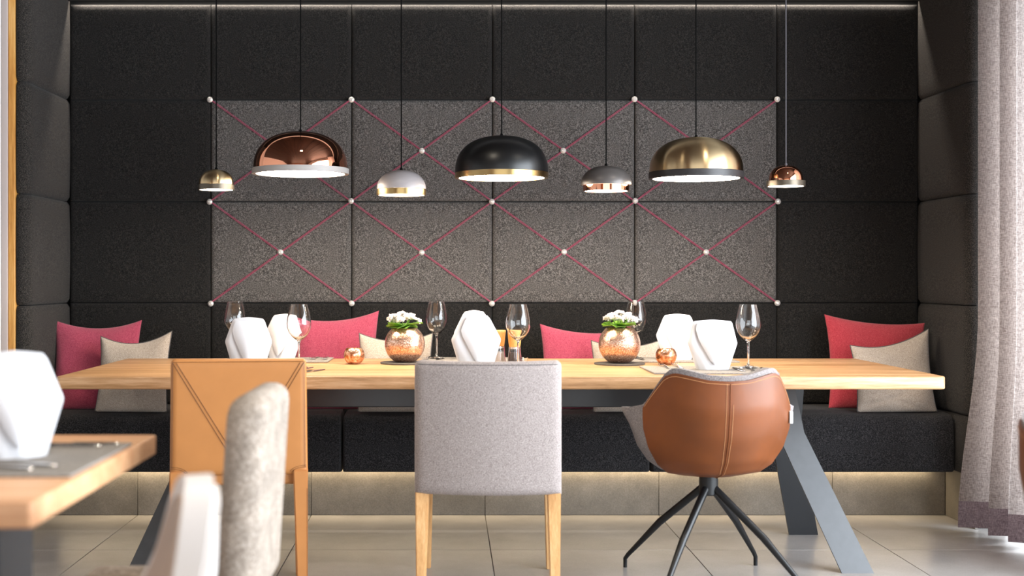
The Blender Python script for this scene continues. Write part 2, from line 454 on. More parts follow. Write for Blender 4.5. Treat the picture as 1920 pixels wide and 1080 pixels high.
# soffit (ceiling of the niche) with the cove slot
so = structure(bx('ceiling_niche', -2.4, 2.8, 5.62, 6.196, 2.487, 2.56, 'soffit'))
bx('soffit_lip', NXL, NXR, 6.16, 6.191, 2.4585, 2.4865, 'soffit', so)
bx('cove_cover', -2.4, 2.8, 6.0, 6.40, 2.60, 2.63, 'soffit', so)
# room ceiling with dark planks
ce = structure(bx('ceiling', XL, XR, -3.0, 5.62, 2.80, 2.90, 'soffit'))
k = 0; x = XL
while x < XR-0.05:
    x1 = min(x+0.30, XR); bx('plank', x+0.003, x1-0.003, -3.0, 5.60, 2.765, 2.7995, 'dark_wood', ce, 0.004, 1); x = x1
structure(bx('wall_header', XL, XR, 5.60, 5.70, 2.56, 2.80, 'white_paint'))
# baseboard (tiled plinth) under the bench
pl = structure(bx('baseboard_back', -1.885, 2.333, 5.985, 6.27, 0.0, 0.236, 'grout'))
px0 = [-1.885]+[x for x in xs if -1.85 < x < 2.3]+[2.333]
for a, b in zip(px0, px0[1:]):
    bx('tile', a+0.0012, b-0.0012, 5.975, 5.986, 0.001, 0.236, 'tile2', pl, 0.0008, 1)
for sx, nm in ((-1, 'baseboard_left'), (1, 'baseboard_right')):
    xa = 2.336 if sx > 0 else -1.899
    structure(bx(nm, xa-0.002, xa+0.012, 5.64, 5.974, 0.001, 0.236, 'tile2'))
# timber edge and pale wall to the left
t1 = structure(bx('trim_1', -1.936, -1.9055, 5.605, 5.655, 0.0, 2.56, 'pine', None, 0.002, 1))
wl = structure(bx('wall_left_pier', -1.965, -1.937, 5.60, 5.70, 0, 2.56, 'greige', None, 0.004, 2))
structure(bx('wall_left_front', XL, -1.966, 5.585, 5.70, 0, 2.80, 'white_paint', None, 0.003, 1))
structure(bx('wall_left', XL-0.1, XL, -3.0, 5.7, 0, 2.80, 'white_paint'))
structure(bx('wall_right_front', 2.45, XR, 5.60, 5.70, 0, 2.80, 'white_paint'))
# right wall: sill, head, piers and windows
wr = structure(bx('wall_right', XR, XR+0.1, -3.0, 5.7, 0, 0.12, 'white_paint'))
bx('wall_head', XR, XR+0.1, -3.0, 5.7, 2.48, 2.80, 'white_paint', wr)
for a, b in ((-3.0, -1.6), (5.3, 5.7)): bx('wall_pier', XR, XR+0.1, a, b, 0.12, 2.48, 'white_paint', wr)
def window(n, axis, a, b, z0, z1, pos):
    root = structure(empty('window_%d' % n))
    bm = B(); fw = 0.05
    def bb(u0, u1, w0, w1):
        if axis == 'x': box(bm, pos, pos+0.06, u0, u1, w0, w1)
        else: box(bm, u0, u1, pos-0.06, pos, w0, w1)
    bb(a, a+fw, z0, z1); bb(b-fw, b, z0, z1); bb(a+fw, b-fw, z0, z0+fw); bb(a+fw, b-fw, z1-fw, z1)
    link('window_frame', bm, 'frame', root)
    if axis == 'x': bx('pane', pos+0.026, pos+0.032, a+fw, b-fw, z0+fw, z1-fw, 'pane', root)
    else: bx('pane', a+fw, b-fw, pos-0.032, pos-0.026, z0+fw, z1-fw, 'pane', root)
e0 = [-1.6, 0.125, 1.85, 3.575, 5.3]
for i in range(4): window(i+1, 'x', e0[i], e0[i+1], 0.12, 2.48, XR+0.02)
# wall behind the photographer: larch panelling either side of a glazed opening
wf = structure(bx('wall_front', XL, XR, -3.1, -3.0, 0, 0.3, 'larch'))
bx('wall_head', XL, XR, -3.1, -3.0, 2.5, 2.8, 'larch', wf)
x = XL
while x < XR-0.05:
    x1 = min(x+0.32, XR)
    if x1 <= -2.5 or x >= 2.1: bx('plank', x+0.003, x1-0.003, -3.1, -2.985, 0.3, 2.5, 'larch', wf, 0.003, 1)
    x = x1
for i, (a, b) in enumerate(((-2.48, -0.96), (-0.96, 0.57), (0.57, 2.1))): window(5+i, 'y', a, b, 0.3, 2.5, -3.0)
pic = empty('framed_picture', (XL+0.001, 1.6, 1.3))
tag(pic, 'dark framed picture of a pale disc on the white wall at left', 'picture')
bx('picture_frame', 0, 0.03, -0.5, 0.5, -0.5, 0.6, 'black', pic, 0.004, 1)
bm = B(); lathe(bm, [(0, 0), (0.42, 0), (0.42, 0.012), (0, 0.012)], 40)
bmesh.ops.rotate(bm, verts=bm.verts, cent=(0, 0, 0), matrix=Matrix.Rotation(PI/2, 3, 'Y')); bmesh.ops.translate(bm, verts=bm.verts, vec=(0.031, 0, 0.05))
link('round_inset', bm, 'artwork', pic)

# ------------------------------------------------------------------ buttons and cords on the panels
def P(px, py, d): return Vector(((px-CX)*d/F, d, H-(py-CY)*d/F))
cxs = pxs[1:6]; rz = [SEAMZ[3], SEAMZ[2], SEAMZ[1]]
bm = B(); lathe(bm, [(0, -0.004), (0.009, -0.004), (0.0138, 0.0), (0.0138, 0.004), (0.009, 0.009), (0.005, 0.0105), (0.0035, 0.008), (0, 0.0075)], 18)
bmesh.ops.rotate(bm, verts=bm.verts, cent=(0, 0, 0), matrix=Matrix.Rotation(PI/2, 3, 'X'))
button = link('button', bm, 'pearl', wb)
spots = [(x, z) for z in rz for x in cxs]
mids = [((cxs[i]+cxs[i+1])/2, (rz[j]+rz[j+1])/2) for j in range(2) for i in range(4)]
first = True
for x, z in spots+mids:
    b_ = button if first else button.copy()
    if not first: COL.objects.link(b_)
    first = False
    b_.location = (x+random.uniform(-.003, .003), DW-0.012, z+random.uniform(-.003, .003)); b_.parent = wb
for j in range(2):
    for i in range(4):
        for (xa, za, xb, zb) in ((cxs[i], rz[j], cxs[i+1], rz[j+1]), (cxs[i+1], rz[j], cxs[i], rz[j+1])):
            bm = B(); d = Vector((xb-xa, 0, zb-za)).normalized(); nrm = Vector((-d.z, 0, d.x))
            a = Vector((xa, DW-0.0115, za))+d*0.010; b = Vector((xb, DW-0.0115, zb))-d*0.010
            m_ = (a+b)/2
            for s in (-1, 1):
                tube(bm, [a+nrm*s*0.0012, lerp(a, m_, .12)+nrm*s*0.0026, lerp(a, m_, .88)+nrm*s*0.0026, m_+nrm*s*0.0012,
                          lerp(m_, b, .12)+nrm*s*0.0026, lerp(m_, b, .88)+nrm*s*0.0026, b+nrm*s*0.0012], 0.0014, 6)
            link('tension_cord', bm, 'string', wb)

# ------------------------------------------------------------------ bench
bench = tag(empty('bench', (0.22, 5.95, 0.236)), 'long charcoal upholstered built-in bench beneath the panelled wall', 'bench')
bseams = [-1.838, (641-CX)*5.73/F, (1220-CX)*5.73/F, 2.286]
for k in range(3):
    x0, x1 = bseams[k]+0.004, bseams[k+1]-0.004
    bm = B()
    ry = [(5.745, 0.2375), (5.735, 0.243), (5.73, 0.255), (5.727, 0.35), (5.73, 0.445)]
    for a in range(1, 7): ry.append((5.73+0.05*(1-math.cos(a*PI/12)), 0.447+0.050*math.sin(a*PI/12)))
    ry += [(5.85, 0.502), (6.0, 0.5035), (6.196, 0.499), (6.196, 0.2375)]
    n = 20; rings = []
    for q in range(n+1):
        t = 0.5-0.5*math.cos(PI*q/n); x = lerp(x0, x1, t); e = min(t, 1-t)*(x1-x0); rr = 0.014
        ins = 0 if e > rr else rr-math.sqrt(max(0, rr*rr-(rr-e)**2))
        rings.append([bm.verts.new((x-0.22, y-5.95+(ins if y < 5.8 else 0), z-0.236-(ins if z > 0.44 else 0))) for y, z in ry])
    for a, b in zip(rings, rings[1:]):
        for q in range(len(ry)): bm.faces.new((a[q], a[(q+1) % len(ry)], b[(q+1) % len(ry)], b[q]))
    bm.faces.new(rings[0]); bm.faces.new(list(reversed(rings[-1])))
    link('seat_block', bm, 'bench', bench, sharp=50)

# ------------------------------------------------------------------ long table
def slab(name, x0, x1, y0, y1, z0, z1, rc, mat, parent, bev=0.006):
    bm = B(); pts = []
    for (cx, cy, a0) in ((x1-rc, y1-rc, 0), (x0+rc, y1-rc, 90), (x0+rc, y0+rc, 180), (x1-rc, y0+rc, 270)):
        for q in range(5):
            a = math.radians(a0+q*22.5); pts.append((cx+rc*math.cos(a), cy+rc*math.sin(a), z0))
    extrude_poly(bm, pts, (0, 0, z1-z0))
    es = [e for e in bm.edges if abs(e.verts[0].co.z-e.verts[1].co.z) < 1e-6]
    bmesh.ops.bevel(bm, geom=es, offset=bev, segments=3, profile=0.5, affect='EDGES')
    return link(name, bm, mat, parent, sharp=35)
TX0, TX1, TY0, TY1, TZ = -1.449, 1.840, 4.70, 5.75, 0.75
tbl = tag(empty('dining_table', (0.196, 5.24, 0)), 'long oak dining table with dark steel legs before the bench', 'table')
slab('tabletop', TX0-.196, TX1-.196, TY0-5.24, TY1-5.24, 0.702, TZ, 0.02, 'oak', tbl)
def table_leg(sx, sy):
    bm = B()
    yt, yf = 0.17, 0.44 if sy < 0 else 0.28
    yt = 0.20 if sy < 0 else 0.10
    def Y(z): return sy*lerp(yf, yt, z/0.70)
    if sy > 0: outer = [(1.30, .6995), (1.30, .45), (1.408, 0)]; inner = [(1.18, .6995), (1.18, .43), (1.283, 0)]
    else: outer = [(1.172, .6995), (1.196, .51), (1.410, 0)]; inner = [(1.065, .6995), (1.090, .51), (1.289, 0)]
    g = []
    for (ox, oz), (ix, iz) in zip(outer, inner):
        g.append([Vector((sx*ox, Y(oz), oz)), Vector((sx*ix, Y(iz), iz))])
    th = Vector((0, 0.012, 0)); vs = [[bm.verts.new(p+k*th) for p in row for k in (0, 1)] for row in g]
    for a, b in zip(vs, vs[1:]):
        # order: outer front, outer back, inner front, inner back
        bm.faces.new((a[0], a[2], b[2], b[0])); bm.faces.new((a[1], b[1], b[3], a[3]))
        bm.faces.new((a[0], b[0], b[1], a[1])); bm.faces.new((a[2], a[3], b[3], b[2]))
    for r in (vs[0], vs[-1]): bm.faces.new((r[0], r[1], r[3], r[2]))
    link('leg', bm, 'steel_lit' if sy < 0 else 'steel', tbl, sharp=20)  # front legs get the steel tone painted as lit
for sx in (-1, 1):
    for sy in (-1, 1): table_leg(sx, sy)
bx('crossbeam', -1.16, 1.16, -0.10, 0.02, 0.592, 0.7015, 'steel', tbl, 0.003, 1)

# ------------------------------------------------------------------ pendant lamps
LY = 5.24; LS = F/LY
def pendant(px, R, top, bot, dome_m, band_m, cord_m, label, dr=1.0, br=1.0, bandpx=15, p=2.25):
    Rb = R*br/LS; Rd = R*dr/LS; s = 0.082
    zb = H+(CY-(bot-R*br*s))/LS; zt = H+(CY-top)/LS; zm = zb+bandpx/LS
    root = tag(empty('pendant_lamp', ((px-CX)/LS, LY, zb)), label, 'pendant lamp')
    zm -= zb; zt -= zb; hh = zt-zm
    th = 0.003; prof = []
    for i in range(25):
        a = i/24*PI/2
        prof.append((Rd*math.cos(a)**(2/p), zm+hh*math.sin(a)**(2/p)))
    prof[-1] = (0, zt)
    inner = [(max(0, r-th), z-th if r < Rd*0.9 else z) for r, z in reversed(prof)]
    inner[0] = (0, zt-th)
    bm = B(); lathe(bm, prof+inner, 72); bmesh.ops.remove_doubles(bm, verts=bm.verts, dist=1e-6)
    link('lamp_shade', bm, dome_m, root, sharp=60)
    bm = B(); Ri = Rb*0.915
    lathe(bm, [(Rb, 0.001), (Rb, zm-0.0015), (Rb-0.001, zm-0.0004), (Ri, zm-0.0004), (Ri, 0.001)], 72, close=True)
    link('rim_band', bm, band_m, root, sharp=30)
    bm = B(); lathe(bm, [(0, 0.002), (Ri-0.0005, 0.002), (Ri-0.0005, 0.006), (0, 0.006)], 64)
    link('diffuser', bm, 'diffuser', root)
    bm = B(); lathe(bm, [(0, zt-0.001), (0.006, zt-0.001), (0.006, zt+0.006), (0.003, zt+0.010), (0, zt+0.010)], 16)
    link('cord_grip', bm, cord_m, root)
    bm = B(); tube(bm, [(0, 0, zt+0.008), (0, 0, 2.764-zb)], 0.0026, 8)
    link('lamp_cord', bm, cord_m, root)
    bm = B(); lathe(bm, [(0, 2.745-zb), (0.04, 2.745-zb), (0.045, 2.75-zb), (0.045, 2.7645-zb), (0, 2.7645-zb)], 24)
    link('ceiling_rose', bm, 'black_metal', root)
    return root
pendant(405.5, 33.5, 318, 359.5, 'brass', 'bronze', 'cord', 'small brass dome pendant lamp with dark rim, leftmost in the row', 0.97, 1, 11, 2.3)
pendant(563.5, 90.5, 247, 334.5, 'copper', 'white_band', 'cord', 'large mirror-polished copper pendant lamp with pale grey rim', 0.97, 1, 11, 2.35)
pendant(752.5, 46.5, 319, 370.5, 'grey_lacq', 'brass_band', 'cord', 'pale grey dome pendant lamp with brass rim', 0.99, 1, 12, 2.2)
pendant(940.5, 87.5, 255, 342, 'black', 'brass_band', 'cord', 'large matt black dome pendant lamp with brass rim', 1.0, 1, 11, 2.35)
pendant(1136.5, 47.5, 311, 362.5, 'dgrey_lacq', 'copper', 'cord', 'dark grey dome pendant lamp with narrower copper rim', 1.0, 0.915, 12, 2.2)
pendant(1305, 88, 258, 343, 'brass', 'gun', 'cord', 'large brushed brass dome pendant lamp with black rim', 0.985, 1, 13, 2.35)
pendant(1473.5, 35.5, 310, 353, 'copper', 'bronze', 'grey_cord', 'small polished copper pendant lamp with wider grey rim', 0.88, 1, 11, 2.4)

# ------------------------------------------------------------------ cushions
def cushion(px_l, px_r, top, bot, d, mat, label, piping=False, lean=0.10, T=0.085, dip=0.03, skew=0.0, rz=0.0, zrot=0.0, seed=1, corners=(0, 0)):
    wpx = px_r-px_l; W = wpx*d/F; zb = 0.5035; Hh = (bot-top)*d/F
    rnd = random.Random(seed)
    wr = [(rnd.uniform(-.35, .35), rnd.uniform(-.9, -.2), rnd.uniform(.3, .9), rnd.uniform(-1, 1)) for _ in range(4)]
    root = tag(empty('cushion', (((px_l+px_r)/2-CX)*d/F, d, zb), zrot), label, 'cushion', 'cushions on the bench')
    def surf(u, v, s):
        a, b = 2*u-1, 2*v-1
        # outline pulled in between the corners
        x = a*W/2*(1-0.075*(1-b*b)); z = Hh/2*b*(1-0.0*(1-a*a))
        z = Hh/2+z
        z -= dip*Hh/0.42*(1-a*a)*sstep(0.0, 1, v)*1.0
        z += (corners[0]*(1-u)+corners[1]*u)*v
        th = T*((1-a**4)*(1-b**4))**0.55
        if v < 0.55: th *= 1+0.25*math.sin(PI*v/0.55)
        w_ = 0
        for (wx, wy, ww, sg) in wr:
            dd = (a-wx)*0.5*sg+(b-wy)
            w_ += 0.006*math.exp(-(dd/0.07)**2)*math.exp(-((a-wx)/ww)**2)
        w_ += 0.003*math.sin(7*a+seed)*math.sin(5*b+seed*2)
        edge = min(1, 6*min(1-abs(a), 1-abs(b)))
        y = s*th/2 + (w_*edge if s < 0 else 0)
        y += lean*v*Hh/0.42
        return Vector((x, y, z))
    bm = B(); n = 40
    us = lambda t: 0.5-0.5*math.cos(PI*t)*1.0
    solid(bm, lambda u, v: surf(us(u), us(v), -1), lambda u, v: surf(us(u), us(v), 1), n, n)
    bmesh.ops.remove_doubles(bm, verts=bm.verts, dist=1e-5)
    link('cushion_cover', bm, mat, root, sharp=180)
    if piping:
        pts = [surf(i/20, 0, 0) for i in range(20)]+[surf(1, i/20, 0) for i in range(20)]+[surf(1-i/20, 1, 0) for i in range(20)]+[surf(0, 1-i/20, 0) for i in range(21)]
        pts = [p+Vector((0, 0, 0.003)) if p.z < 0.004 else p for p in pts]
        bm = B(); tube(bm, pts, 0.003, 6); link('piping', bm, 'piping', root)
    return root
cushion(97, 259, 606, 771, 5.93, 'pink', 'pink wool cushion in the left corner of the bench', seed=2, dip=0.040, zrot=0.10)
cushion(177, 314, 628, 774, 5.80, 'beige', 'beige grey-piped cushion leaning on the leftmost pink cushion', True, seed=5, dip=0.055, corners=(-0.015, 0.01), zrot=-0.05)
cushion(546, 708, 592, 775, 5.93, 'pink', 'pink cushion on the bench behind the left wine glasses', seed=7, dip=0.030, corners=(-0.03, 0.0))
cushion(671, 811, 626, 772, 5.80, 'beige', 'beige cushion behind the left copper flower bowl', True, seed=9, dip=0.045)
cushion(1015, 1185, 613, 771, 5.93, 'pink', 'pink cushion on the bench left of the right flower bowl', seed=11, dip=0.03, corners=(0.0, -0.03))
cushion(1112, 1242, 640, 772, 5.80, 'beige', 'beige cushion behind the right copper flower bowl', True, seed=13, dip=0.04)
cushion(1556, 1742, 598, 773, 5.95, 'red', 'red wool cushion in the right corner of the bench', seed=15, dip=0.022, corners=(0.0, -0.04), zrot=-0.10)
cushion(1606, 1758, 622, 776, 5.80, 'beige', 'beige cushion leaning on the red cushion at right', True, seed=17, dip=0.045, corners=(-0.075, 0.0), zrot=0.05)

# ------------------------------------------------------------------ wine glasses
def glass_mesh():
    bm = B(); R = 0.050
    outer = [(0.0, 0.0), (0.036, 0.0), (0.0365, 0.0012), (0.030, 0.0028), (0.012, 0.006), (0.006, 0.011), (0.0042, 0.022), (0.0040, 0.085), (0.0046, 0.100), (0.008, 0.107),
             (0.018, 0.114), (0.030, 0.125), (0.0415, 0.141), (0.0480, 0.160), (0.0492, 0.176), (0.0470, 0.197), (0.0420, 0.220), (0.0365, 0.241), (0.0345, 0.252)]
    inner = [(0.0333, 0.252), (0.0353, 0.241), (0.0408, 0.220), (0.0458, 0.197), (0.0480, 0.176), (0.0468, 0.160), (0.0403, 0.141), (0.0288, 0.1262), (0.016, 0.1160), (0.006, 0.1115), (0.0, 0.1105)]
    lathe(bm, outer+inner, 40); bmesh.ops.remove_doubles(bm, verts=bm.verts, dist=1e-6)
    return bm
g0 = link('wine_glass', glass_mesh(), 'glass', sharp=75)
gl = [(440.5, 5.65, 'leftmost wine glass on the long table, behind two napkins'), (818.5, 5.65, 'empty wine glass between left flower bowl and middle napkin'),
      (1192.5, 5.65, 'empty wine glass behind the right flower bowl'), (560.5, 5.08, 'empty wine glass standing before the pink cushion, above the tan chair'),
      (971.5, 5.08, 'empty wine glass in front of the salt and pepper mills'), (1403, 5.05, 'empty wine glass right of the rightmost napkin')]
MATZ = TZ+0.0062
for i, (px, d, lb) in enumerate(gl):
    g = g0 if i == 0 else g0.copy()
    if i: COL.objects.link(g)
    g.location = ((px-CX)*d/F, d, TZ+0.0003 if i in (1, 2) else MATZ+0.0003); tag(g, lb, 'wine glass', 'wine glasses')

# ------------------------------------------------------------------ placemats
def placemat(x0, x1, y0, y1, label, z=TZ):
    cx, cy = (x0+x1)/2, (y0+y1)/2
    o = bx('placemat', x0-cx, x1-cx, y0-cy, y1-cy, 0, 0.006, 'slate', None, 0.0015, 1); o.location = (cx, cy, z+0.0002)
    return tag(o, label, 'placemat', 'grey placemats')
placemat(-1.02, -0.57, 4.78, 5.16, 'grey slate placemat behind the tan leather chair')
placemat(-0.10, 0.35, 4.78, 5.16, 'grey slate placemat behind the grey fabric chair')
placemat(0.777, 1.25, 4.80, 5.17, 'grey slate placemat under the rightmost napkin')
placemat(-0.97, -0.515, 5.455, 5.735, 'grey slate placemat on the bench side, left')
placemat(-0.115, 0.335, 5.455, 5.735, 'grey slate placemat on the bench side, middle')
placemat(0.79, 1.25, 5.455, 5.735, 'grey slate placemat on the bench side, right')
for g in bpy.data.objects:
    if g.name.startswith('wine_glass'):
        x, y = g.location.x, g.location.y
        on = any(abs(x-m.location.x) < m.dimensions.x/2+.03 and abs(y-m.location.y) < m.dimensions.y/2+.03 for m in bpy.data.objects if m.name.startswith('placemat'))
        on = on and x not in ()
        g.location.z = MATZ+0.0004 if on else TZ+0.0003

# ------------------------------------------------------------------ folded napkins
def napkin(px, d, label, wscale=1.0, hscale=1.0, rz=0.0, z=MATZ, tilt=0.0, X=None, seed=1, topw=0.5):
    root = tag(empty('napkin', ((px-CX)*d/F if X is None else X, d, z+0.0003), rz), label, 'napkin', 'folded white napkins')
    rnd = random.Random(seed); ph = rnd.uniform(0, 6)
    Hn = 0.20*hscale; W = 0.098*wscale
    def halfw(t): return W*interp(t, [(0, 0.66), (0.50, 0.99), (0.53, 1.0), (0.56, 0.985), (0.965, topw), (1.0, topw-0.05)])
    def depth(t): return interp(t, [(0, 0.042), (0.3, 0.036), (0.7, 0.016), (1, 0.005)])
    # body: a cone-like wrapped layer with pointed sides
    bm = B(); nu, nv = 48, 30
    def body(u, v):
        a = 2*PI*u; hw = halfw(v); dp = depth(v)
        cx_ = math.cos(a); sy = math.sin(a)
        x = hw*math.copysign(abs(cx_)**0.85, cx_)+tilt*v*0.04
        y = dp*sy*(abs(math.sin(a))**0.25)
        y += 0.0025*math.sin(6*a+ph)*math.sin(PI*v)+0.0015*math.sin(11*a+9*v+ph)*(1-v)
        zz = v*Hn*(1-0.03*abs(cx_)*sstep(.9, 1, v))
        return Vector((x, y, zz))
    g, _ = grid(bm, body, nu, nv, True)
    bm.faces.new([g[i][nv] for i in range(nu)]); bm.faces.new([g[i][0] for i in range(nu)])
    link('outer_fold', bm, 'linen', root, sharp=50)
    # front tongue: the V shaped lapel
    bm = B()
    def tongue(u, v, off):
        t = lerp(0.10, 0.93, v); s = 2*u-1
        hw = min(halfw(t)*0.80, W*interp(v, [(0, 0.03), (0.12, 0.20), (0.60, 0.60), (0.85, 0.70), (0.94, topw*0.95), (1.0, topw*0.75)]))
        x = s*hw+0.05*W*(1-v)*math.sin(ph)+tilt*t*0.04
        base = -depth(t)*(max(0, 1-(x/halfw(t))**2))**0.6
        y = base-0.0055-0.010*(1-s*s)*math.sin(PI*v)**0.7-0.003*math.sin(3*s+ph+4*v)*v-off
        return Vector((x, y, t*Hn))
    solid(bm, lambda u, v: tongue(u, v, 0.003), lambda u, v: tongue(u, v, 0), 14, 18)
    link('front_fold', bm, 'linen', root, sharp=50)
    return root
napkin(466, 4.98, 'folded white napkin above the tan chair, nearer of the two', 0.93, 1.02, 0.05, seed=1, topw=0.66)
napkin(528, 5.58, 'folded white napkin behind the left wine glass', 0.90, 1.0, -0.25, seed=2, topw=0.6, tilt=0.4)
napkin(893, 5.0, 'folded white napkin above the grey fabric chair', 1.0, 1.08, 0.1, seed=4, topw=0.5)
napkin(889, 5.58, 'white napkin peeking over the top of the middle napkin', 0.9, 1.08, 0.0, seed=5, topw=0.5)
napkin(1270, 5.58, 'folded white napkin beside the small right copper tealight', 0.95, 1.0, 0.0, seed=6, topw=0.62)
napkin(1336, 4.99, 'folded white napkin above the cognac swivel chair', 0.98, 0.97, -0.08, seed=8, topw=0.78)

# ------------------------------------------------------------------ bowls, flowers, tealights, coasters
def coaster(px, d, R, label):
    bm = B(); lathe(bm, [(0, 0), (R-.001, 0), (R, .001), (R, .006), (R-.001, .007), (0, .007)], 48)
    o = link('coaster', bm, 'slate_edge', sharp=30); o.location = ((px-CX)*d/F, d, TZ+0.0002)
    return tag(o, label, 'coaster', 'round slate coasters')
def globe_profile(R, mouth, base, th, ztop_cut):
    """hollow sphere with flat base and open mouth"""
    pr = [(0, 0)]; a0 = math.asin(base/R); a1 = PI-math.asin(mouth/R); c = R*math.cos(a0)
    for i in range(25):
        a = a0+(a1-a0)*i/24; pr.append((R*math.sin(a), c-R*math.cos(a)))
    r2 = R-th
    for i in range(25):
        a = a1+(a0-a1)*i/24; pr.append((r2*math.sin(a), c-r2*math.cos(a)))
    pr.append((0, c-r2*math.cos(a0)+0.0))
    return pr
def bowl(px, d, R, z, label, mat='hammered', name='flower_bowl', cat='bowl', mouth=0.62, base=0.45):
    root = tag(empty(name, ((px-CX)*d/F, d, z+0.0002)), label, cat)
    bm = B(); lathe(bm, globe_profile(R, R*mouth, R*base, 0.004, 0), 64); link('bowl_body', bm, mat, root, sharp=60)
    return root
def leaf_mesh():
    bm = B(); L, Wd = 0.075, 0.024
    def f(u, v, off):
        s = 2*u-1; wv = Wd*math.sin(PI*min(1, v*0.94+0.06))**0.7*(1+0.10*math.sin(22*v))
        return Vector((s*wv, v*L, 0.006*abs(s)-0.020*v*v+0.02*v+off))
    solid(bm, lambda u, v: f(u, v, 0.0012), lambda u, v: f(u, v, 0), 6, 12)
    return bm
def floret_mesh():
    bm = B()
    for ring, (n, r, zc, sz) in enumerate(((6, 0.0062, 0.001, 0.0052), (5, 0.0036, 0.0035, 0.0045), (3, 0.0014, 0.0055, 0.0032))):
        for k in range(n):
            a = 2*PI*k/n+ring*0.5
            m = Matrix.Translation((r*math.cos(a), r*math.sin(a), zc)) @ Matrix.Rotation(a, 4, 'Z') @ Matrix.Rotation(-0.45-0.3*ring, 4, 'Y') @ Matrix.Diagonal((sz, sz*0.72, sz*0.28, 1))
            bmesh.ops.create_icosphere(bm, subdivisions=1, radius=1, matrix=m)
    return bm
leaf0 = floret0 = None
def plant(px, d, z, label, seed, topc=(0, 0, 0.0)):
    global leaf0, floret0
    rnd = random.Random(seed)
    root = tag(empty('flowering_plant', ((px-CX)*d/F, d, z)), label, 'plant', 'white flowering plants')
    bm = B(); lathe(bm, [(0, -0.004), (0.047, -0.006), (0.047, -0.03), (0, -0.03)], 24); link('soil', bm, 'soil', root)
    for k in range(11):
        a = 2*PI*k/11+rnd.uniform(-.2, .2); el = rnd.uniform(0.0, 0.35)
        if leaf0 is None: leaf0 = link('leaf', leaf_mesh(), 'leaf', root, sharp=60); o = leaf0
        else: o = bpy.data.objects.new('leaf', leaf0.data); COL.objects.link(o); o.parent = root
        o.rotation_euler = (el, rnd.uniform(-.3, .3), a); s = rnd.uniform(0.8, 1.1); o.scale = (s*1.15, s, s)
        o.location = (-0.010*math.sin(a), 0.010*math.cos(a), -0.001)
    bm = B()
    heads = [(0, 0, 0.070), (-0.048, -0.010, 0.044), (0.050, -0.014, 0.040), (-0.014, -0.040, 0.044), (0.022, 0.038, 0.054), (-0.028, 0.034, 0.056), (0.026, -0.034, 0.050), (-0.034, -0.028, 0.058), (0.034, 0.004, 0.060)]
    heads = [(a, b, c*0.80) for a, b, c in heads]
    for hx, hy, hz in heads: tube(bm, [(hx*.2, hy*.2, -0.004), (hx*.7, hy*.7, hz*.5), (hx, hy, hz-0.004)], 0.0022, 6)
    link('stem', bm, 'stem', root)
    for hx, hy, hz in heads:
        for q in range(12):
            a = rnd.uniform(0, 2*PI); e = rnd.uniform(0.0, 1.25); r = 0.021
            p = Vector((hx+r*math.sin(e)*math.cos(a), hy+r*math.sin(e)*math.sin(a), hz+r*0.75*math.cos(e)-0.006))
            if floret0 is None: floret0 = link('blossom', floret_mesh(), 'petal', root, sharp=60); o = floret0
            else: o = bpy.data.objects.new('blossom', floret0.data); COL.objects.link(o); o.parent = root
            o.location = p; o.rotation_euler = (-e*math.sin(a), e*math.cos(a), rnd.uniform(0, 6)); o.scale = (rnd.uniform(1.0, 1.35),)*3
    return root
coaster(760, 5.40, 0.106, 'round dark coaster under the left flower bowl')
coaster(1161.5, 5.35, 0.106, 'round dark coaster under the right flower bowl')
cz = TZ+0.0072
bowl(759, 5.40, 0.0850, cz, 'round crackled copper flower bowl at left'); plant(755, 5.40, cz+0.141, 'white kalanchoe with green leaves in the left bowl', 3)
bowl(1161.5, 5.35, 0.0875, cz, 'round crackled copper flower bowl at right'); plant(1162, 5.35, cz+0.146, 'white kalanchoe with green leaves in the right bowl', 8)
def tealight(px, d, label):
    root = bowl(px, d, 0.044, TZ, label, 'copper_glass', 'tealight_holder', 'candle holder', 0.74, 0.5)
    bm = B(); lathe(bm, [(0, 0.008), (0.018, 0.008), (0.018, 0.022), (0, 0.021)], 24); link('candle', bm, 'linen', root)
    return root
tealight(664, 5.37, 'small copper tealight holder left of the left flower bowl'); tealight(1249, 5.33, 'small copper tealight holder before the right napkins')

# ------------------------------------------------------------------ salt and pepper mills
def mill(px, d, fill, label):
    root = tag(empty('spice_mill', ((px-CX)*d/F, d, TZ+0.0003 if True else 0)), label, 'mill', 'salt and pepper mills')
    bm = B(); lathe(bm, [(0, 0), (0.031, 0), (0.0315, 0.004), (0.026, 0.050), (0.0245, 0.068), (0.0225, 0.068), (0.024, 0.050), (0.029, 0.004), (0, 0.004)], 32)
    link('glass_jar', bm, 'glass', root)
    bm = B(); lathe(bm, [(0, 0.0045), (0.0275, 0.0045), (0.0225, 0.050), (0.0, 0.054)], 24); link('filling', bm, fill, root)
    bm = B(); lathe(bm, [(0, 0.066), (0.025, 0.066), (0.025, 0.074), (0, 0.074)], 32); link('steel_collar', bm, 'chrome', root, sharp=30)
    bm = B(); lathe(bm, [(0, 0.0745), (0.023, 0.0745), (0.0255, 0.090), (0.029, 0.128), (0.0295, 0.131), (0.0288, 0.132), (0.0298, 0.133), (0.030, 0.140), (0.0285, 0.142), (0, 0.142)], 32)
    link('grinder_head', bm, 'mill_wood', root, sharp=30)
mill(935, 5.40, 'salt', 'salt mill with wooden head beside the middle napkin')
mill(965, 5.34, 'pepper', 'pepper mill with wooden head behind the wine glass')
# glass egg-shaped toothpick pot beside the mills
bm = B(); lathe(bm, [(0, 0), (0.014, 0), (0.015, 0.03), (0.013, 0.03), (0.012, 0.003), (0, 0.003)], 20)
o = link('toothpick_pot', bm, 'glass'); o.location = ((983.5-CX)*5.33/F, 5.33, TZ+.0003); tag(o, 'tiny clear glass pot right of the pepper mill', 'pot')

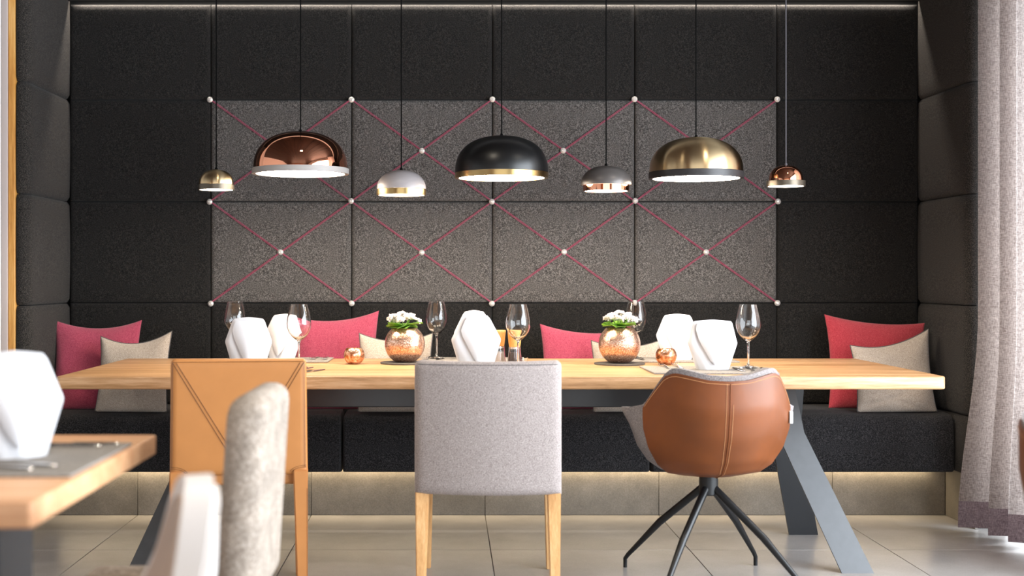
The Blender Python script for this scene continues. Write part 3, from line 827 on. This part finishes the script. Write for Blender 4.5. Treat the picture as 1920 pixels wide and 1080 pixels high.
# ------------------------------------------------------------------ cutlery
def strip(bm, prof, th):
    """prof: (y, halfwidth, z) along +y"""
    rows = []; NT = 7
    for (y, hw, z) in prof:
        top = [bm.verts.new((-hw*math.cos(PI*q/(NT-1)), y, z+th*(0.45+0.55*math.sin(PI*q/(NT-1))))) for q in range(NT)]
        rows.append(top+[bm.verts.new((hw*.8, y, z)), bm.verts.new((-hw*.8, y, z))])
    for a, b in zip(rows, rows[1:]):
        for k in range(NT+2): bm.faces.new((a[k], a[(k+1) % (NT+2)], b[(k+1) % (NT+2)], b[k]))
    bm.faces.new(rows[0]); bm.faces.new(list(reversed(rows[-1])))
def cut_mesh(kind):
    bm = B()
    hd = [(0, 0.005, 0.0), (0.006, 0.0095, 0), (0.03, 0.0085, 0.001), (0.08, 0.0045, 0.004), (0.125, 0.0035, 0.006)]
    ht = 0.0045
    if kind == 'fork':
        strip(bm, hd+[(0.140, 0.007, 0.006), (0.152, 0.012, 0.004), (0.165, 0.0128, 0.003)], ht)
        for k in range(4):
            x = -0.0108+0.0072*k
            tube(bm, [(x, 0.163, 0.004), (x, 0.185, 0.005), (x, 0.205, 0.012)], [0.0017, 0.0015, 0.0008], 6)
    elif kind == 'spoon':
        strip(bm, hd+[(0.140, 0.0045, 0.006)], 0.0025)
        def f(u, v, off):
            a = 2*PI*u; r = v
            wy = 0.030; wx = 0.020
            return Vector((wx*r*math.cos(a), 0.166+wy*r*math.sin(a), 0.0005+0.009*r*r+off))
        g1, _ = grid(bm, lambda u, v: f(u, 0.02+.98*v, 0.0015), 24, 6, True); g2, _ = grid(bm, lambda u, v: f(u, 0.02+.98*v, 0), 24, 6, True)
        for i in range(24):
            j = (i+1) % 24; bm.faces.new((g1[i][6], g1[j][6], g2[j][6], g2[i][6]))
        bm.faces.new([g1[i][0] for i in range(24)]); bm.faces.new([g2[i][0] for i in range(24)])
    else:
        strip(bm, [(0, 0.006, 0), (0.005, 0.0085, 0), (0.05, 0.008, 0.0), (0.095, 0.006, 0.0), (0.10, 0.006, 0.0)], 0.006)
        strip(bm, [(0.099, 0.005, 0.001), (0.112, 0.0095, 0.001), (0.17, 0.0105, 0.001), (0.20, 0.009, 0.001), (0.218, 0.002, 0.001)], 0.002)
    return bm
proto = {}
def cutlery(kind, x, y, deg, label, z=MATZ, group='cutlery on the long table'):
    if kind not in proto: proto[kind] = link(kind, cut_mesh(kind), 'chrome', sharp=35); o = proto[kind]
    else: o = proto[kind].copy(); COL.objects.link(o)
    o.location = (x, y, z+0.0004); o.rotation_euler = (0, 0, math.radians(deg)); return tag(o, label, kind, group)
# right front setting
cutlery('fork', 0.870, 4.985, 1, 'dinner fork on the right placemat, left of the pair')
cutlery('fork', 0.915, 4.985, -2, 'dinner fork on the right placemat, right of the pair')
cutlery('spoon', 0.955, 5.19, -96, 'dessert spoon lying above the right placemat', z=TZ)
cutlery('knife', 1.125, 4.84, -2, 'knife right of the rightmost napkin, nearest it')
cutlery('spoon', 1.165, 4.84, -6, 'soup spoon right of the rightmost napkin')
cutlery('knife', 1.215, 4.84, -8, 'knife at the outer right of the rightmost placemat')
# left front setting
cutlery('knife', -0.59, 4.86, -14, 'knife beside the top right corner of the tan chair')
cutlery('knife', -0.562, 4.84, -20, 'outer knife beside the top right corner of tan chair', z=TZ)
# bench side settings (handles towards the bench)
cutlery('fork', -0.585, 5.735, 178, 'inner fork on the bench-side left placemat')
cutlery('fork', -0.545, 5.735, 182, 'outer fork on the bench-side left placemat')
cutlery('knife', -0.93, 5.73, 180, 'knife left of the leftmost napkins')
cutlery('knife', -0.085, 5.74, 176, 'knife behind the left flower bowl, beside the wine glass')
cutlery('spoon', -0.055, 5.74, 184, 'spoon beside the wine glass right of left bowl')
cutlery('fork', 0.29, 5.73, 180, 'fork on the bench-side middle placemat')
cutlery('knife', 0.835, 5.74, 184, 'knife right of the right flower bowl')
cutlery('fork', 1.19, 5.73, 180, 'fork between the two right napkins')

# ------------------------------------------------------------------ tan leather chair
def legbox(bm, x0, y0, w0, x1, y1, w1, z0, z1):
    """tapered square leg from (x0,y0,z0) foot to (x1,y1,z1) top"""
    v = []
    for (x, y, w_, z) in ((x0, y0, w0, z0), (x1, y1, w1, z1)):
        v.append([bm.verts.new((x+sx*w_/2, y+sy*w_/2, z)) for sx, sy in ((-1, -1), (1, -1), (1, 1), (-1, 1))])
    for k in range(4): bm.faces.new((v[0][k], v[0][(k+1) % 4], v[1][(k+1) % 4], v[1][k]))
    bm.faces.new(v[0]); bm.faces.new(list(reversed(v[1])))
    bmesh.ops.bevel(bm, geom=list(bm.edges), offset=min(w0, w1)*0.12, segments=2, affect='EDGES')
def back_slab(bm, w0, w1, z0, z1, th, lean, curve, n=20, rc=0.02, topcurve=0.0):
    """backrest: width w0 at the bottom, w1 at top, concave curve toward the sitter (+y)"""
    def f(s):
        def g(u, v):
            a = 2*(0.5-0.5*math.cos(PI*u))-1; b = 0.5-0.5*math.cos(PI*v)
            hw = lerp(w0, w1, b)/2; z = lerp(z0, z1, b)
            ez = (1-b)*(z1-z0); hw_ = hw if ez > rc else hw-rc+math.sqrt(max(0, rc*rc-(rc-ez)**2))
            x = a*hw_; e = min((1-abs(a))*hw, min(b, 1-b)*(z1-z0)); rr = th*0.48
            t = th/2 if e > rr else th/2-rr+math.sqrt(max(0, rr*rr-(rr-e)**2))
            return Vector((x, -lean*b+curve*a*a+s*t, z-topcurve*a*a*b))
        return g
    solid(bm, f(-1), f(1), n, n)
def chair_tan(X, Y):
    root = tag(empty('dining_chair', (X, Y, 0)), 'tan leather dining chair with stitched square back', 'chair')
    bm = B(); back_slab(bm, 0.462, 0.452, 0.445, 0.842, 0.035, 0.02, 0.0, rc=0.016); link('backrest', bm, 'tan', root, sharp=50)
    yb = -0.0178
    def yy(z): return -0.02*(z-.445)/.397+yb-0.0008
    # stitching: paired diagonals from top corners, plus edge seams
    bm = B()
    for sx in (-1, 1):
        for off in (0, 0.012):
            a = Vector((sx*(0.218-off), 0, 0.829+0.0)); b = Vector((sx*(0.004), 0, 0.472+off*2.0))
            tube(bm, [(p.x, yy(p.z), p.z) for p in (a, lerp(a, b, .5), b)], 0.0009, 5)
        tube(bm, [(sx*0.2185, yy(0.83), 0.832), (sx*0.2225, yy(0.47), 0.47)], 0.0009, 5)
        for rr in (0.05, 0.056):
            tube(bm, [(sx*(0.228-rr*math.cos(t*PI/16)), yy(.445), 0.452-0.03+rr*math.sin(t*PI/16)*0.8) for t in range(0, 9)][::-1] if False else
                 [(sx*(0.226-rr*math.sin(t*PI/16)), yy(0.45), 0.452+(rr-0.03)*math.cos(t*PI/16)) for t in range(0, 8)], 0.0008, 5)
    tube(bm, [(-0.218, yy(.833), 0.832), (0.218, yy(.833), 0.832)], 0.0009, 5)
    link('stitching', bm, 'stitch', root)
    for sx in (-1, 1):
        bm = B(); legbox(bm, sx*0.214, -0.01, 0.034, sx*0.206, 0.0, 0.050, 0, 0.462); link('leg', bm, 'tan', root, sharp=30)
        bm = B(); tube(bm, [(sx*0.229, -0.0275, 0.01), (sx*0.2285, -0.0255, 0.40)], 0.0008, 5); link('leg_seam', bm, 'stitch', root)
        bm = B(); legbox(bm, sx*0.206, 0.435, 0.030, sx*0.206, 0.43, 0.045, 0, 0.42); link('leg', bm, 'tan', root, sharp=30)
    bx('seat', -0.232, 0.232, 0.0, 0.46, 0.41, 0.465, 'tan', root, 0.012, 3)
    return root
chair_tan(-0.708, 4.32).rotation_euler = (0, 0, 0.12)

# ------------------------------------------------------------------ grey fabric chair
def chair_grey(X, Y):
    root = tag(empty('dining_chair', (X, Y, 0)), 'grey fabric dining chair with oak legs, in the centre', 'chair')
    bm = B(); back_slab(bm, 0.505, 0.500, 0.372, 0.832, 0.055, 0.045, 0.045, n=28, rc=0.022, topcurve=-0.003); link('backrest', bm, 'chair_grey', root, sharp=60)
    bm = B(); tube(bm, [(0.236*math.sin(t*PI/20), -0.071+0.045*(math.sin(t*PI/20))**2, 0.8215) for t in range(-10, 11)], 0.0012, 6); link('top_seam', bm, 'piping', root)
    bx('seat', -0.245, 0.245, 0.03, 0.56, 0.375, 0.475, 'chair_grey', root, 0.02, 4)
    for sx in (-1, 1):
        bm = B(); legbox(bm, sx*0.228, -0.02, 0.030, sx*0.226, 0.045, 0.047, 0, 0.38); link('leg', bm, 'oak_leg', root, sharp=30)
        bm = B(); legbox(bm, sx*0.234, 0.545, 0.026, sx*0.232, 0.53, 0.042, 0, 0.38); link('leg', bm, 'oak_leg', root, sharp=30)
    return root
chair_grey(0.136, 4.34).rotation_euler = (0, 0, -0.035)

# ------------------------------------------------------------------ shell chairs
def shell_fn(ax, ay, zb, rim, off=0.0, flare=0.0, lean=0.0, amax=135):
    """theta=0 points to -y (the back)."""
    def f(u, v):
        th = math.radians(lerp(-amax, amax, u)); t = v
        ru = interp(t, [(0, 0.06), (0.08, 0.36), (0.20, 0.62), (0.35, 0.77), (0.55, 0.905), (0.75, 0.98), (1, 1.0)])
        zz = interp(t, [(0, 0.0), (0.08, 0.012), (0.20, 0.07), (0.35, 0.19), (0.55, 0.42), (0.75, 0.68), (1, 1.0)])
        rz_ = rim(math.degrees(abs(th)), th)
        z = zb+zz*(rz_-zb)
        back = max(0, math.cos(th))
        top = max(0, (z-0.62))/0.2
        fl = flare*sstep(60, 95, abs(math.degrees(th)))*sstep(0.72, 1.0, t)
        x = (ax-off+fl)*ru*math.sin(th)*(1-0.10*top*back); y = -(ay-off)*ru*math.cos(th)-lean*top*back
        if th: pass
        return Vector((x, y, z+off*(1-t)**4*0.9))
    return f
def swivel_chair(name, label, loc, rz, shell_m, panel_m, rim, feet, seed=1, dims=(0.285, 0.265), stitch='stitch_light', tagp=True, zb=0.405, flare=0.03, inner_shade=None, wall=0.032):
    root = tag(empty(name, loc, rz), label, 'chair')
    ax, ay = dims
    bm = B()
    solid(bm, shell_fn(ax, ay, zb, rim, 0, flare), shell_fn(ax, ay, zb, rim, wall, flare*0.4), 72, 28)
    bmesh.ops.remove_doubles(bm, verts=bm.verts, dist=1e-5)
    link('seat_shell', bm, shell_m, root, sharp=70)
    if inner_shade:  # added inner layer whose colour paints the shell's inside as shaded
        def li(off):
            f = shell_fn(ax-wall-off, ay-wall-off, zb+wall, rim, 0, 0)
            return lambda u, v: f(0.5+(2*u-1)*0.42, lerp(0.25, 0.93, v))
        bm = B(); solid(bm, li(0.0005), li(0.006), 40, 20); link('inner_shade', bm, inner_shade, root, sharp=60)
    # leather back panel, slightly proud of the shell
    A = 66
    base = shell_fn(ax, ay, zb, rim, 0, 0)
    def pan(off):
        f = shell_fn(ax+off, ay+off, zb-off*0.6, rim, 0, 0)
        return lambda u, v: f(0.5+(2*u-1)*A/270.0, lerp(0.02, 0.965, v))
    bm = B(); solid(bm, pan(0.009), pan(0.001), 48, 26); link('back_panel', bm, panel_m, root, sharp=60)
    # centre seams
    fo = shell_fn(ax+0.0095, ay+0.0095, zb-0.006, rim, 0, 0)
    bm = B()
    tube(bm, [fo(0.5+0.003, lerp(0.05, 0.95, t/24)) for t in range(25)], 0.0022, 6)
    link('centre_piping', bm, panel_m, root)
    bm = B()
    tube(bm, [fo(0.5-0.007, lerp(0.05, 0.95, t/24)) for t in range(25)], 0.0009, 5)
    tube(bm, [fo(0.5+0.011, lerp(0.05, 0.80, t/24)) for t in range(25)], 0.0009, 5)
    tube(bm, [fo(0.5+(2*t/40-1)*64/270.0, 0.945) for t in range(41)], 0.0010, 5)
    link('stitching', bm, stitch, root)
    # seat cushion
    bm = B()
    def cu(s):
        def f(u, v):
            a = 2*PI*u; r = v
            return Vector((0.215*r*math.cos(a), 0.03+0.215*r*math.sin(a), 0.455+s*0.028*math.sqrt(max(0, 1-r**6))+0.0))
        return f
    g1, _ = grid(bm, lambda u, v: cu(1)(u, 0.03+.97*v), 36, 10, True); g2, _ = grid(bm, lambda u, v: cu(-1)(u, 0.03+.97*v), 36, 10, True)
    bm.faces.new([g1[i][0] for i in range(36)]); bm.faces.new([g2[i][0] for i in range(36)])
    bmesh.ops.remove_doubles(bm, verts=bm.verts, dist=1e-5)
    link('seat_cushion', bm, shell_m, root, sharp=60)
    # swivel hub and four legs
    bm = B(); lathe(bm, [(0, 0.328), (0.031, 0.328), (0.034, 0.332), (0.034, 0.395), (0.060, 0.400), (0.060, 0.4045), (0, 0.4045)], 28)
    link('hub', bm, 'black_metal', root, sharp=30)
    for (fx, fy) in feet:
        d = Vector((fx, fy, 0)); 
        bm = B(); a = d.normalized()*0.018
        tube(bm, [(a.x, a.y, 0.358), (lerp(a.x, fx, .55), lerp(a.y, fy, .55), 0.198), (lerp(a.x, fx, .96), lerp(a.y, fy, .96), 0.052), (fx, fy, 0.034), (fx, fy, 0.0)],
             [0.014, 0.0135, 0.0085, 0.008, 0.0075], 10)
        link('leg', bm, 'black_metal', root, sharp=50)
    if tagp:
        fr = shell_fn(ax+0.010, ay+0.010, zb, rim, 0, 0); p = fr(0.5+62/270.0, 0.80)
        bm = B(); box(bm, p.x-0.001, p.x+0.010, p.y-0.010, p.y+0.014, p.z-0.02, p.z+0.022, 0.001, 1); o = link('care_tag', bm, 'care_tag', root); o['label'] = 'white fabric tag'
    return root
def rimA(a, th):
    return interp(a, [(0, 0.776), (15, 0.780), (30, 0.795), (40, 0.803), (47, 0.790), (66, 0.668), (80, 0.652), (110, 0.640), (135, 0.60)])
SX, SY = 0.945, 4.62
swivel_chair('swivel_chair', 'cognac leather swivel tub chair with four black legs, at the table', (SX, SY, 0), 0.06, 'shell_felt', 'cognac', rimA,
             [(-0.245, 0.30), (0.265, 0.30), (-0.235, -0.29), (0.275, -0.26)])
swivel_chair('swivel_chair', 'brown leather tub chair cut off by the right edge of the picture', (1.575, 2.85, 0), -1.45, 'shell_felt', 'cognac', rimA,
             [(-0.245, 0.28), (0.265, 0.28), (-0.245, -0.28), (0.265, -0.28)], tagp=False)

# ------------------------------------------------------------------ nearer table at the left with its setting
nt_ = tag(empty('dining_table', (-1.35, 2.515, 0)), 'smaller oak dining table at the lower left, out of focus', 'table')
slab('tabletop', -1.2, 1.35-0.677, -0.445, 0.445, 0.707, 0.75, 0.01, 'oak2', nt_, 0.003)
for lx in (-1.05, 0.52):
    bm = B(); box(bm, lx, lx+0.06, -0.33, -0.15, 0.0, 0.7065, 0.004, 1); link('leg', bm, 'steel', nt_, sharp=30)
placemat(-1.03, -0.688, 2.325, 2.775, 'grey placemat on the near left table')
napkin(0, 2.56, 'large out-of-focus white napkin on the near left table', 0.98, 1.06, 0.45, X=-0.872, seed=3, topw=0.62)
for k, (kd, x, y, dg, lb) in enumerate((('knife', -0.705, 2.735, 88, 'out-of-focus knife on the near table, far side of the placemat'), ('knife', -0.735, 2.70, 90, 'second out-of-focus knife on the near table, inner one'),
                                        ('fork', -0.740, 2.425, 94, 'out-of-focus fork on the near table, near side of placemat'), ('fork', -0.775, 2.385, 90, 'outermost out-of-focus fork on the near left table'))):
    cutlery(kd, x, y, dg, lb, group='cutlery on the near left table')

# oatmeal felt chair seen from the side
fc = tag(empty('dining_chair', (-0.45, 2.865, 0), -PI/2+PI), 'oatmeal felt dining chair seen side-on beside the near table', 'chair')
# local -y is the back side; chair faces -X  => rotate so local +y -> -X
fc.rotation_euler = (0, 0, PI/2)
bm = B(); back_slab(bm, 0.44, 0.43, 0.40, 0.868, 0.088, 0.030, 0.0, n=26, rc=0.07); link('backrest', bm, 'chair_felt', fc, sharp=70)
bx('seat', -0.19, 0.19, 0.02, 0.40, 0.36, 0.43, 'chair_felt', fc, 0.025, 4)
for sx in (-1, 1):
    bm = B(); legbox(bm, sx*0.17, 0.0, 0.03, sx*0.17, 0.01, 0.045, 0, 0.41); link('leg', bm, 'oak_leg', fc, sharp=30)
    bm = B(); legbox(bm, sx*0.16, 0.36, 0.03, sx*0.16, 0.35, 0.045, 0, 0.365); link('leg', bm, 'oak_leg', fc, sharp=30)

# white shell chair in the very foreground
def rimW(a, th):
    return interp(a, [(0, 0.803), (8, 0.800), (16, 0.785), (24, 0.742), (33, 0.672), (44, 0.610), (60, 0.575), (85, 0.56), (135, 0.55)])
swivel_chair('shell_chair', 'white leather shell chair, strongly blurred at the bottom left', (-0.592, 1.95, 0), 1.91, 'white_leather', 'white_leather', rimW,
             [(-0.245, 0.24), (0.245, 0.24), (-0.245, -0.24), (0.245, -0.24)], tagp=False, dims=(0.25, 0.23), flare=0.0, stitch='white_leather', inner_shade='shade_beige', wall=0.045)

# ------------------------------------------------------------------ curtain
cur = tag(empty('curtain', (2.28, 5.4, 0.04)), 'floor-length mauve linen curtain gathered at the right of the bench', 'curtain')
def curtain_pt(s, z, off=0.0):
    # s: metres along the path from the back corner towards the camera
    amp = 0.066+0.016*math.sin(7*s+1); k = 2*PI/0.18
    ph = k*s+1.3*math.sin(5.1*s)+0.8*math.sin(17*s)
    flare = sstep(0.95, 0.05, z)
    y = 5.555-s*0.86+0.018*math.cos(ph*1.0)
    x = 2.345-0.085*flare*math.exp(-s*5)+0.02*s + amp*math.sin(ph)*(0.85+0.25*flare)-0.012*flare
    # narrow lower flare of the first folds
    return Vector((x+off, y, z))
def curtain_sheet(z0, z1, name, mat, nz, off=0.0, th=0.0015):
    L = 1.15; ns = 300; bm = B()
    o_ = lambda u, v: curtain_pt(u*L, lerp(z0, z1, v), off)-Vector((2.28, 5.4, 0.04))
    i_ = lambda u, v: curtain_pt(u*L, lerp(z0, z1, v), off+th)-Vector((2.28, 5.4, 0.04))
    grid(bm, o_, ns, nz)
    return link(name, bm, mat, cur, sharp=80)
curtain_sheet(0.155, 2.72, 'curtain_panel', 'curtain', 24)
curtain_sheet(0.042, 0.155, 'hem', 'hem', 2)
bm = B(); tube(bm, [(0.06, 0.17, 2.70), (0.08, -1.0, 2.70)], 0.014, 10); link('curtain_rail', bm, 'black_metal', cur)
